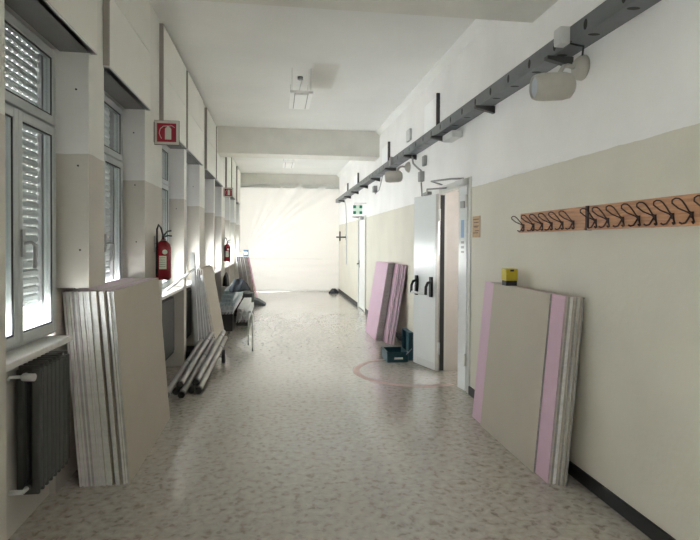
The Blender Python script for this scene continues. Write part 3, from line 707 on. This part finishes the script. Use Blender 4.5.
# ------------------------------------------------------------------ fire extinguishers and their flag signs
def extinguisher(px, py, zb, label, holder_wall):
    t = thing('fire_extinguisher', label, 'fire extinguisher', (px, py, zb)); r_ = .068
    mb = MB(); prof = [(0.02, 0), (.055, .0), (r_, .02), (r_, .29), (.058, .325), (.035, .35), (.02, .36), (.02, .375)]
    mb.tube([(px, py, zb+z) for _, z in prof], [q for q, _ in prof], 24); body = mb.build('cylinder_body', M_red, t)
    lab = MB(); 
    for i in range(8):
        a0 = -PI*.62+i*.12; a1 = a0+.12; rr = r_+.001
        lab.quad(*[(px+rr*math.cos(a), py+rr*math.sin(a), z) for a, z in ((a0, zb+.10), (a1, zb+.10), (a1, zb+.22), (a0, zb+.22))])
    lab.build('paper_label', M_signw, body)
    mb = MB()
    for z in (.12, .14, .16, .18, .20):
        for i in range(6):
            a0 = -PI*.60+i*.13; a1 = a0+.10; rr = r_+.0016
            mb.quad(*[(px+rr*math.cos(a), py+rr*math.sin(a), q) for a, q in ((a0, zb+z), (a1, zb+z), (a1, zb+z+.005), (a0, zb+z+.005))])
    mb.build('label_text', M_ink, body)
    mb = MB()
    for i in range(16):
        pass
    mb.tube([(px+.025, py-r_-.0005, zb+.255), (px+.025, py-r_+.01, zb+.255)], .022, 14); mb.build('gauge', M_signw, t)
    mb = MB(); mb.box(px-.012, px+.012, py-.02, py+.02, zb+.375, zb+.41); mb.tube([(px, py, zb+.40), (px+.03, py, zb+.44), (px+.07, py, zb+.45)], .008, 8); mb.tube([(px, py, zb+.39), (px+.04, py, zb+.405), (px+.075, py, zb+.40)], .007, 8)
    mb.build('valve_handle', M_black, t)
    mb = MB(); mb.tube([(px, py-.02, zb+.40), (px-.01, py-.05, zb+.47), (px-.03, py-.06, zb+.50), (px-.05, py-.03, zb+.46), (px-.045, py-.05, zb+.35), (px-.05, py-.055, zb+.05)], .009, 8); mb.build('hose', M_black, t)
    mb = MB(); mb.box(XF+.0005, XF+.006, py-.02, py+.02, zb+.25, zb+.40); mb.tube([(XF+.004, py, zb+.33), (px-.012, py, zb+.355)], .006, 8); mb.tube([(px+.024*math.cos(2*PI*i/20), py+.024*math.sin(2*PI*i/20), zb+.362) for i in range(20)], .004, 6, closed=True)
    mb.build('wall_bracket', M_grey, t)
extinguisher(XF+.08, 5.04, 1.155, 'red fire extinguisher hung on the nearer left pier above the board stack', XF)
extinguisher(XF+.08, 11.3, 1.10, 'red fire extinguisher on the far left pier above the stud pile', XF)

def flag_sign(y, z0, s, label, pic=True):
    x0 = XF+.0; x1 = x0+s
    t = thing('extinguisher_sign', label, 'sign', (x0, y, z0))
    o = bx(x0+.003, x1, y-.006, y+.006, z0, z0+s).build('sign_plate', M_dark, t)
    bx(x0+.006, x1-.003, y-.0078, y-.0062, z0+.003, z0+s-.003).build('white_border', M_signw, o)
    e = s*.12; bx(x0+e, x1-e, y-.0095, y-.008, z0+e, z0+s-e).build('red_field', M_signred, o)
    cx = x0+s*.56; zc = z0+s*.47; w2 = s*.125; h = s*.25; Y0 = y-.011
    mb = MB()
    pts = [(cx-w2, Y0, zc-h), (cx+w2, Y0, zc-h), (cx+w2, Y0, zc+h*.75), (cx+w2*.6, Y0, zc+h), (cx-w2*.6, Y0, zc+h), (cx-w2, Y0, zc+h*.75)]
    mb.prism(pts, (0, .0012, 0))
    mb.box(cx-w2*.35, cx+w2*.35, Y0, Y0+.0012, zc+h, zc+h*1.25)
    mb.tube([(cx+w2*.2, Y0, zc+h*1.2), (cx+w2*1.2, Y0, zc+h*1.25), (cx+w2*2.1, Y0, zc+h*.95)], s*.012, 6)
    mb.tube([(cx-w2*.2, Y0, zc+h*1.2), (cx-w2*1.5, Y0, zc+h*1.15), (cx-w2*2.5, Y0, zc+h*.7), (cx-w2*2.8, Y0, zc), (cx-w2*2.4, Y0, zc-h*.6), (cx-w2*2.0, Y0, zc-h*.9)], s*.014, 6)
    mb.build('extinguisher_pictogram', M_signw, o)
    mb = MB(); mb.box(XF+.0003, XF+.0027, y-.02, y+.02, z0+.02, z0+s-.02); mb.build('wall_flange', M_dark, t)
flag_sign(5.03, 2.385, .222, 'red and white extinguisher sign nearest the camera, on a left pier')
flag_sign(11.3, 2.44, .20, 'small far red extinguisher sign on the left, before the dust sheet')

# emergency first-aid sign
t = thing('first_aid_sign', 'green sign with white cross hung over the far right door', 'sign', (1.72, 11.3, 2.1))
o = bx(1.615, 1.82, 11.29, 11.31, 2.12, 2.315).build('sign_plate', M_mint, t)
for (a, b_) in ((1.620, 2.250), (1.756, 2.250), (1.620, 2.125), (1.756, 2.125)):
    bx(a, a+.06, 11.286, 11.2895, b_, b_+.06).build('green_corner', M_green, o)
mb = MB(); mb.tube([(XR-.002, 11.3, 2.36), (1.65, 11.3, 2.36)], .008, 8); mb.tube([(1.65, 11.3, 2.36), (1.65, 11.3, 2.315)], .005, 6); mb.tube([(1.79, 11.3, 2.36), (1.79, 11.3, 2.315)], .005, 6); mb.build('hanger', M_lgrey, t)

# notice by the door
t = thing('notice', 'small tan notice on the right wall beside the open door frame', 'notice', (XR, 4.93, 1.6))
o = bx(XR-.006, XR-.0005, 4.80, 4.99, 1.56, 1.765).build('notice_plate', M_note, t)
mb = MB()
for z, a, b_ in ((1.73, .02, .17), (1.70, .03, .15), (1.665, .02, .16), (1.655, .05, .14), (1.62, .02, .12), (1.60, .04, .17)):
    mb.box(XR-.0075, XR-.0065, 4.80+a, 4.80+b_, z, z+.008)
mb.build('printed_text', M_ink, o)

# ------------------------------------------------------------------ cable tray
def tray_mat():
    m = mat('tray_perforated', (.19, .20, .21), .42, .55, noise=.14, nscale=5); nt = m.node_tree; L = nt.links.new
    b = nt.nodes['Principled BSDF']; out = [n for n in nt.nodes if n.type == 'OUTPUT_MATERIAL'][0]
    g = nt.nodes.new('ShaderNodeNewGeometry'); sp = nt.nodes.new('ShaderNodeSeparateXYZ'); L(g.outputs['Position'], sp.inputs[0])
    def M(op, a, b_, c=None):
        n = nt.nodes.new('ShaderNodeMath'); n.operation = op
        for i, q in enumerate((a, b_)):
            if isinstance(q, (int, float)): n.inputs[i].default_value = q
            else: L(q, n.inputs[i])
        return n.outputs[0]
    P = .345
    fy = M('SUBTRACT', M('FLOORED_MODULO', M('ADD', sp.outputs['Y'], -.135+P/2+.02), P), P/2)
    ey = M('POWER', M('DIVIDE', fy, .021), 2)
    ez = M('POWER', M('DIVIDE', M('SUBTRACT', sp.outputs['Z'], 2.775), .032), 2)
    side = M('LESS_THAN', M('ADD', ey, ez), 1)
    ex = M('POWER', M('DIVIDE', M('SUBTRACT', sp.outputs['X'], 1.82), .036), 2)
    und = M('MULTIPLY', M('LESS_THAN', M('ADD', ey, ex), 1), M('LESS_THAN', sp.outputs['Z'], 2.725))
    hole = M('MAXIMUM', side, und)
    t = nt.nodes.new('ShaderNodeBsdfTransparent'); mx = nt.nodes.new('ShaderNodeMixShader')
    L(hole, mx.inputs[0]); L(b.outputs[0], mx.inputs[1]); L(t.outputs[0], mx.inputs[2]); L(mx.outputs[0], out.inputs[0])
    return m
t = thing('cable_tray', 'long grey perforated cable tray running high along the right wall', 'cable tray', (1.83, 8, 2.71))
mb = MB(); XT = 1.765
mb.box(XT, XT+.002, 1.0, 16.1, 2.72, 2.825); mb.box(XT+.002, 1.895, 1.0, 16.1, 2.718, 2.720); mb.box(1.893, 1.895, 1.0, 16.1, 2.72, 2.825); mb.box(XT+.002, XT+.012, 1.0, 16.1, 2.822, 2.825)
mb.build('tray_channel', tray_mat(), t)
mb = MB(); mb.box(XT+.012, XT+.10, 1.0, 16.1, 2.7205, 2.735); mb.box(XT+.012, XT+.014, 1.0, 16.1, 2.735, 2.815); mb.tube([(1.85, 1.0, 2.76), (1.85, 16.1, 2.76)], .022, 8); mb.build('cable_and_shade_backing', M_cable, t)  # one cable; flat black plates added behind the slots stand in for inside shade
for y in (1.7, 3.25, 4.50, 5.85, 7.15, 8.43, 9.77, 11.1, 12.4, 13.7, 15.0):
    MB().prism([(XR-.001, y-.02, 2.717), (XT-.04, y-.02, 2.717), (XT-.04, y-.02, 2.697), (XR-.001, y-.02, 2.655)], (0, .045, 0)).build('bracket', M_dark, t)

def wbox(name, x0, x1, y0, y1, z0, z1, m, lab, cat, screw=True):
    t = thing(name, lab, cat, ((x0+x1)/2, (y0+y1)/2, z0)); o = bx(x0, x1, y0, y1, z0, z1).build('housing', m, t, bevel=.004)
    bx(x0-.004, x0-.0003, y0+.006, y1-.006, z0+.006, z1-.006).build('cover', m, t, bevel=.002)
wbox('junction_box', 1.70, 1.763, 3.03, 3.11, 2.722, 2.825, M_lgrey, 'grey junction box on the tray above the nearer loudspeaker', 'junction box')
wbox('junction_box', 1.725, 1.763, 8.0, 8.1, 2.70, 2.83, M_grey, 'dark grey junction box on the tray above the farther loudspeaker', 'junction box')
wbox('junction_box', 1.79, 1.90, 5.30, 5.62, 2.605, 2.675, M_lgrey, 'white flat box under the tray near the open door', 'junction box')
wbox('junction_box', 1.865, 1.90, 6.62, 6.72, 2.50, 2.63, M_grey, 'grey box under the tray above the door leaf', 'junction box')
wbox('junction_box', 1.84, 1.90, 6.72, 6.82, 2.31, 2.44, M_grey, 'small grey box on the wall just above the open leaf', 'junction box')
wbox('junction_box', 1.83, 1.90, 10.0, 10.14, 2.48, 2.60, M_grey, 'small grey box below the tray past the farther loudspeaker', 'junction box')
mb = MB(); mb.tube([(1.83, 7.1, 2.700), (1.82, 7.0, 2.58), (1.84, 6.85, 2.50), (1.87, 6.78, 2.455)], .012, 8); mb.tube([(1.87, 6.77, 2.295), (1.87, 6.70, 2.03)], .011, 8)
tag(mb.build('cable_conduit', M_grey, origin=(1.86, 6.5, 2.03)), 'grey conduit dropping from the tray to the open door leaf', 'conduit')
mb = MB(); mb.tube([(1.85, 9.99, 2.50), (1.82, 9.8, 2.42), (1.82, 9.4, 2.46), (1.83, 9.1, 2.708)], .006, 8)
tag(mb.build('hanging_cable', M_grey, origin=(1.83, 9.4, 2.46)), 'thin cable sagging below the tray past the farther loudspeaker', 'cable')
mb = MB(); mb.tube([(1.83, 14.4, 2.700), (1.86, 14.4, 2.5), (1.88, 14.4, 2.0), (1.885, 14.4, .9)], .013, 8)
tag(mb.build('drop_conduit', M_lgrey, origin=(1.88, 14.4, .9)), 'pale conduit running down the wall by the dust sheet', 'conduit')
M_boardw = mat('cover_board_white', (.93, .94, .94), .4)
# white cover boards above the tray
for i, (a, z1) in enumerate(((6.12, 3.25), (8.9, 3.20), (12.35, 3.12), (14.2, 3.08))):
    t = thing('cover_panel', ['nearest white cover board on the upper right wall above the tray', 'second white cover board above the tray, over the farther loudspeaker', 'third white cover board above the tray, near the green sign', 'farthest white cover board above the tray by the dust sheet'][i], 'panel', (XR, a+.25, 2.84))
    o = bx(XR-.035, XR-.0005, a, a+.52, 2.84, z1).build('board_face', M_boardw, t)
    bx(XR-.04, XR-.0005, a-.03, a-.0005, 2.84, z1+.03).build('edge_channel', M_dark, t)
o = wbox('grille', XR-.03, XR-.0005, 7.42, 7.62, 2.98, 3.15, M_lgrey, 'small grey vent box between the cover boards on the upper wall', 'vent')

# ------------------------------------------------------------------ loudspeakers on wall arms
def speaker(y, label, s=1.0):
    t = thing('wall_loudspeaker', label, 'loudspeaker', (XR, y, 2.6))
    mb = MB(); prof = [(XR-.0005, .005), (XR-.002, .078), (XR-.02, .078), (XR-.05, .055), (XR-.062, .035), (XR-.064, .001)]
    mb.tube([(q, y, 2.61) for q, _ in prof], [r for _, r in prof], 24); mb.build('wall_rose', M_dirtyw, t)
    mb = MB(); mb.tube([(XR-.06, y, 2.61), (XR-.11, y-.01, 2.615), (XR-.15, y-.03, 2.60), (XR-.19, y-.05, 2.545)], .014, 10); mb.build('arm', M_dirtyw, t)
    c = Vector((1.655, y-.09, 2.455)); d = Vector((-.985, .10, -.06)).normalized()
    L = [(.122, .003), (.120, .05), (.10, .074), (.06, .083), (-.06, .083), (-.10, .078), (-.12, .070), (-.122, .064)]
    mb = MB(); mb.tube([c-d*q for q, _ in L], [r for _, r in L], 32, cap=False); mb.tube([c+d*.122, c+d*.105], [.064, .062], 32, cap=False); mb.build('barrel', M_dirtyw, t)
    mb = MB(); mb.tube([c+d*.10, c+d*.108], .063, 32); mb.build('grille', M_lens, t)
speaker(3.12, 'beige barrel loudspeaker on a wall arm above the coat racks')
speaker(7.55, 'farther beige barrel loudspeaker high beyond the open door')
mb = MB(); mb.tube([(1.75, 3.0, 2.72), (1.74, 2.99, 2.705), (1.80, 3.0, 2.70), (1.85, 3.03, 2.71), (1.885, 3.10, 2.67)], .006, 8)
tag(mb.build('speaker_cable', M_cable, origin=(1.76, 3.0, 2.7)), 'short black cable between junction box and the nearer loudspeaker', 'cable')

# ------------------------------------------------------------------ coat racks
def coat_rack(y0, y1, ys, label):
    t = thing('coat_rack', label, 'coat rack', (XR, (y0+y1)/2, 1.58))
    mb = MB(); mb.box(XR-.022, XR-.0005, y0, y1, 1.587, 1.734); mb.build('rack_board', M_wood, t, bevel=.003)
    bx(XR-.034, XR-.0225, y0, y1, 1.587, 1.603).build('lower_lip', M_wood, t, bevel=.002)
    for y in ys:
        X = XR-.022; z = 1.634; h = MB()
        h.box(X-.005, X-.0005, y-.007, y+.007, z-.012, z+.018)
        h.tube([(X-.004, y, z+.01), (X-.02, y, z+.02), (X-.050, y-.014, z+.046), (X-.074, y-.022, z+.066), (X-.086, y-.019, z+.075), (X-.095, y-.007, z+.077), (X-.099, y+.006, z+.070), (X-.093, y+.015, z+.056), (X-.060, y+.014, z+.032), (X-.02, y+.004, z+.014), (X-.004, y, z)], .0036, 8)
        for s in (-1, 1):
            h.tube([(X-.004, y+.004*s, z+.008), (X-.010, y+.014*s, z-.014), (X-.014, y+.026*s, z-.032), (X-.026, y+.034*s, z-.037), (X-.036, y+.040*s, z-.030)], .0046, 8)
        h.build('hook', M_hook, t)
def yat(px, X=1.875):
    tt = (px-350)/F; s, c = math.sin(math.radians(7.84)), math.cos(math.radians(7.84)); return X*(c-tt*s)/(s+tt*c)
coat_rack(3.035, 3.925, [3.86, 3.70, 3.57, 3.44, 3.30, 3.17], 'farther short pine coat rack with six dark wire hooks')
coat_rack(1.95, 3.005, [2.93, 2.81, 2.68, 2.55, 2.43, 2.31, 2.19, 2.06], 'nearer long pine coat rack running out of the picture on the right')
o = bx(XR-.03, XR-.0005, 3.008, 3.031, 1.585, 1.735).build('joint_strip', M_hook, origin=(XR, 3.02, 1.585)); tag(o, 'dark upright strip between the two coat racks', 'strip')

# ------------------------------------------------------------------ open tool case
t = thing('tool_case', 'open dark teal tool case on the floor against the open door leaf', 'tool case', (1.5, 6.65, 0))
x0, x1, y0, y1 = 1.375, 1.645, 6.50, 6.86
mb = MB(); mb.box(x0, x1, y0, y1, .002, .012); mb.box(x0, x0+.012, y0, y1, .012, .13); mb.box(x1-.012, x1, y0, y1, .012, .13); mb.box(x0+.012, x1-.012, y0, y0+.012, .012, .13); mb.box(x0+.012, x1-.012, y1-.012, y1, .012, .13); mb.box(x0+.012, x1-.012, 6.67, 6.68, .012, .09)
o = mb.build('case_tray', M_teal, t, bevel=.004)
bx(x0-.006, x0+.012, y0-.006, y1+.006, .118, .136).build('rim', M_teal, o)
bx(x0+.09, x0+.20, y0-.002, y0-.0003, .04, .065).build('white_badge', M_signw, o)
mb = MB(); a = x1+.002; mb.box(a+.05, a+.062, y0, y1, .02, .375); mb.box(a, a+.05, y0, y0+.012, .02, .375); mb.box(a, a+.05, y1-.012, y1, .02, .375); mb.box(a, a+.05, y0+.012, y1-.012, .363, .375)
o = mb.build('case_lid', M_teal, t, bevel=.004)
mb = MB(); mb.box(a+.044, a+.0495, y0+.08, y1-.08, .09, .30); mb.build('lid_insert', mat('teal_foam', (.03, .10, .12), .7), o)
mb = MB(); mb.tube([(x1-.03, y0-.004, .10), (x1+.045, y0-.004, .17)], .005, 6); mb.build('stay', M_grey, t)

# ------------------------------------------------------------------ ceiling lamps
def lamp(xc, y0, y1, z, w_, label):
    t = thing('ceiling_lamp', label, 'lamp', (xc, (y0+y1)/2, ZC), 'suspended corridor lamps')
    mb = MB(); mb.box(xc-w_/2, xc+w_/2, y0, y1, z, z+.012); mb.box(xc-w_/2, xc+w_/2, y0, y0+.01, z+.012, z+.03); mb.build('lamp_panel', M_diff, t)
    mb = MB(); mb.box(xc-w_*.27, xc+w_*.27, y0+.03, y1-.03, z-.012, z-.0005); mb.build('diffuser', M_diff, t, bevel=.003)
    for s in (-1, 1): bx(xc+s*w_*.29-.004, xc+s*w_*.29+.004, y0+.02, y1-.02, z-.004, z-.0003).build('seam', M_grey, t)
    for (sx, yy) in ((-1, y0+.05), (1, y0+.05), (-1, y1-.05), (1, y1-.05)):
        MB().tube([(xc+sx*w_*.42, yy, z+.012), (xc+sx*w_*.42, yy, ZC)], .002, 6).build('suspension_wire', M_grey, t)
    ym = (y0+y1)/2+.0
    MB().tube([(xc, ym, z+.012), (xc-.02, ym-.05, z+.10), (xc+.015, ym-.02, ZC-.06), (xc, ym, ZC-.03)], .005, 6).build('power_cable', M_lgrey, t)
    MB().tube([(xc, ym, ZC-.035), (xc, ym, ZC-.0005)], .035, 16).build('ceiling_rose', M_grey, t)
lamp(.285, 6.38, 7.15, 3.29, .27, 'nearer white suspended ceiling lamp before the middle beam')
lamp(.26, 12.0, 12.9, 3.30, .27, 'farther white suspended ceiling lamp beyond the middle beam')

# ------------------------------------------------------------------ floor marking arc and odds
mb = MB(); cx, cy = 1.60, 6.06; ro, ri = .715, .635; NS = 64
for i in range(NS):
    a0 = 2*PI*i/NS; a1 = 2*PI*(i+1)/NS
    pts = [(cx+r*math.cos(a), cy+r*math.sin(a)) for a, r in ((a0, ri), (a0, ro), (a1, ro), (a1, ri))]
    if max(p[0] for p in pts) > XR-.03: continue
    mb.prism([(p[0], p[1], .0004) for p in pts], (0, 0, .0008))
tag(mb.build('floor_marking', M_mark, origin=(cx, cy, 0)), 'faded pink ring painted on the floor in front of the open door', 'floor marking')
t = thing('wall_hook_arm', 'dark metal arm sticking out of the right wall before the dust sheet', 'bracket', (XR, 14.6, 1.6))
mb = MB(); mb.tube([(XR-.002, 14.6, 1.66), (XR-.28, 14.6, 1.66)], .02, 8); mb.build('arm', M_dark, t)
mb = MB(); mb.tube([(XR-.18, 14.6, 1.56), (XR-.18, 14.6, 1.82)], .022, 8); mb.box(XR-.012, XR-.001, 14.54, 14.66, 1.58, 1.74); mb.build('upright', M_dark, t)
heap(1.68, 15.8, .001, .14, .12, .11, 9, 'rag', M_cloth, 'dark rag on the floor in the far right corner', 'rag')

for o in bpy.data.objects:
    if '_o' in o: del o['_o']
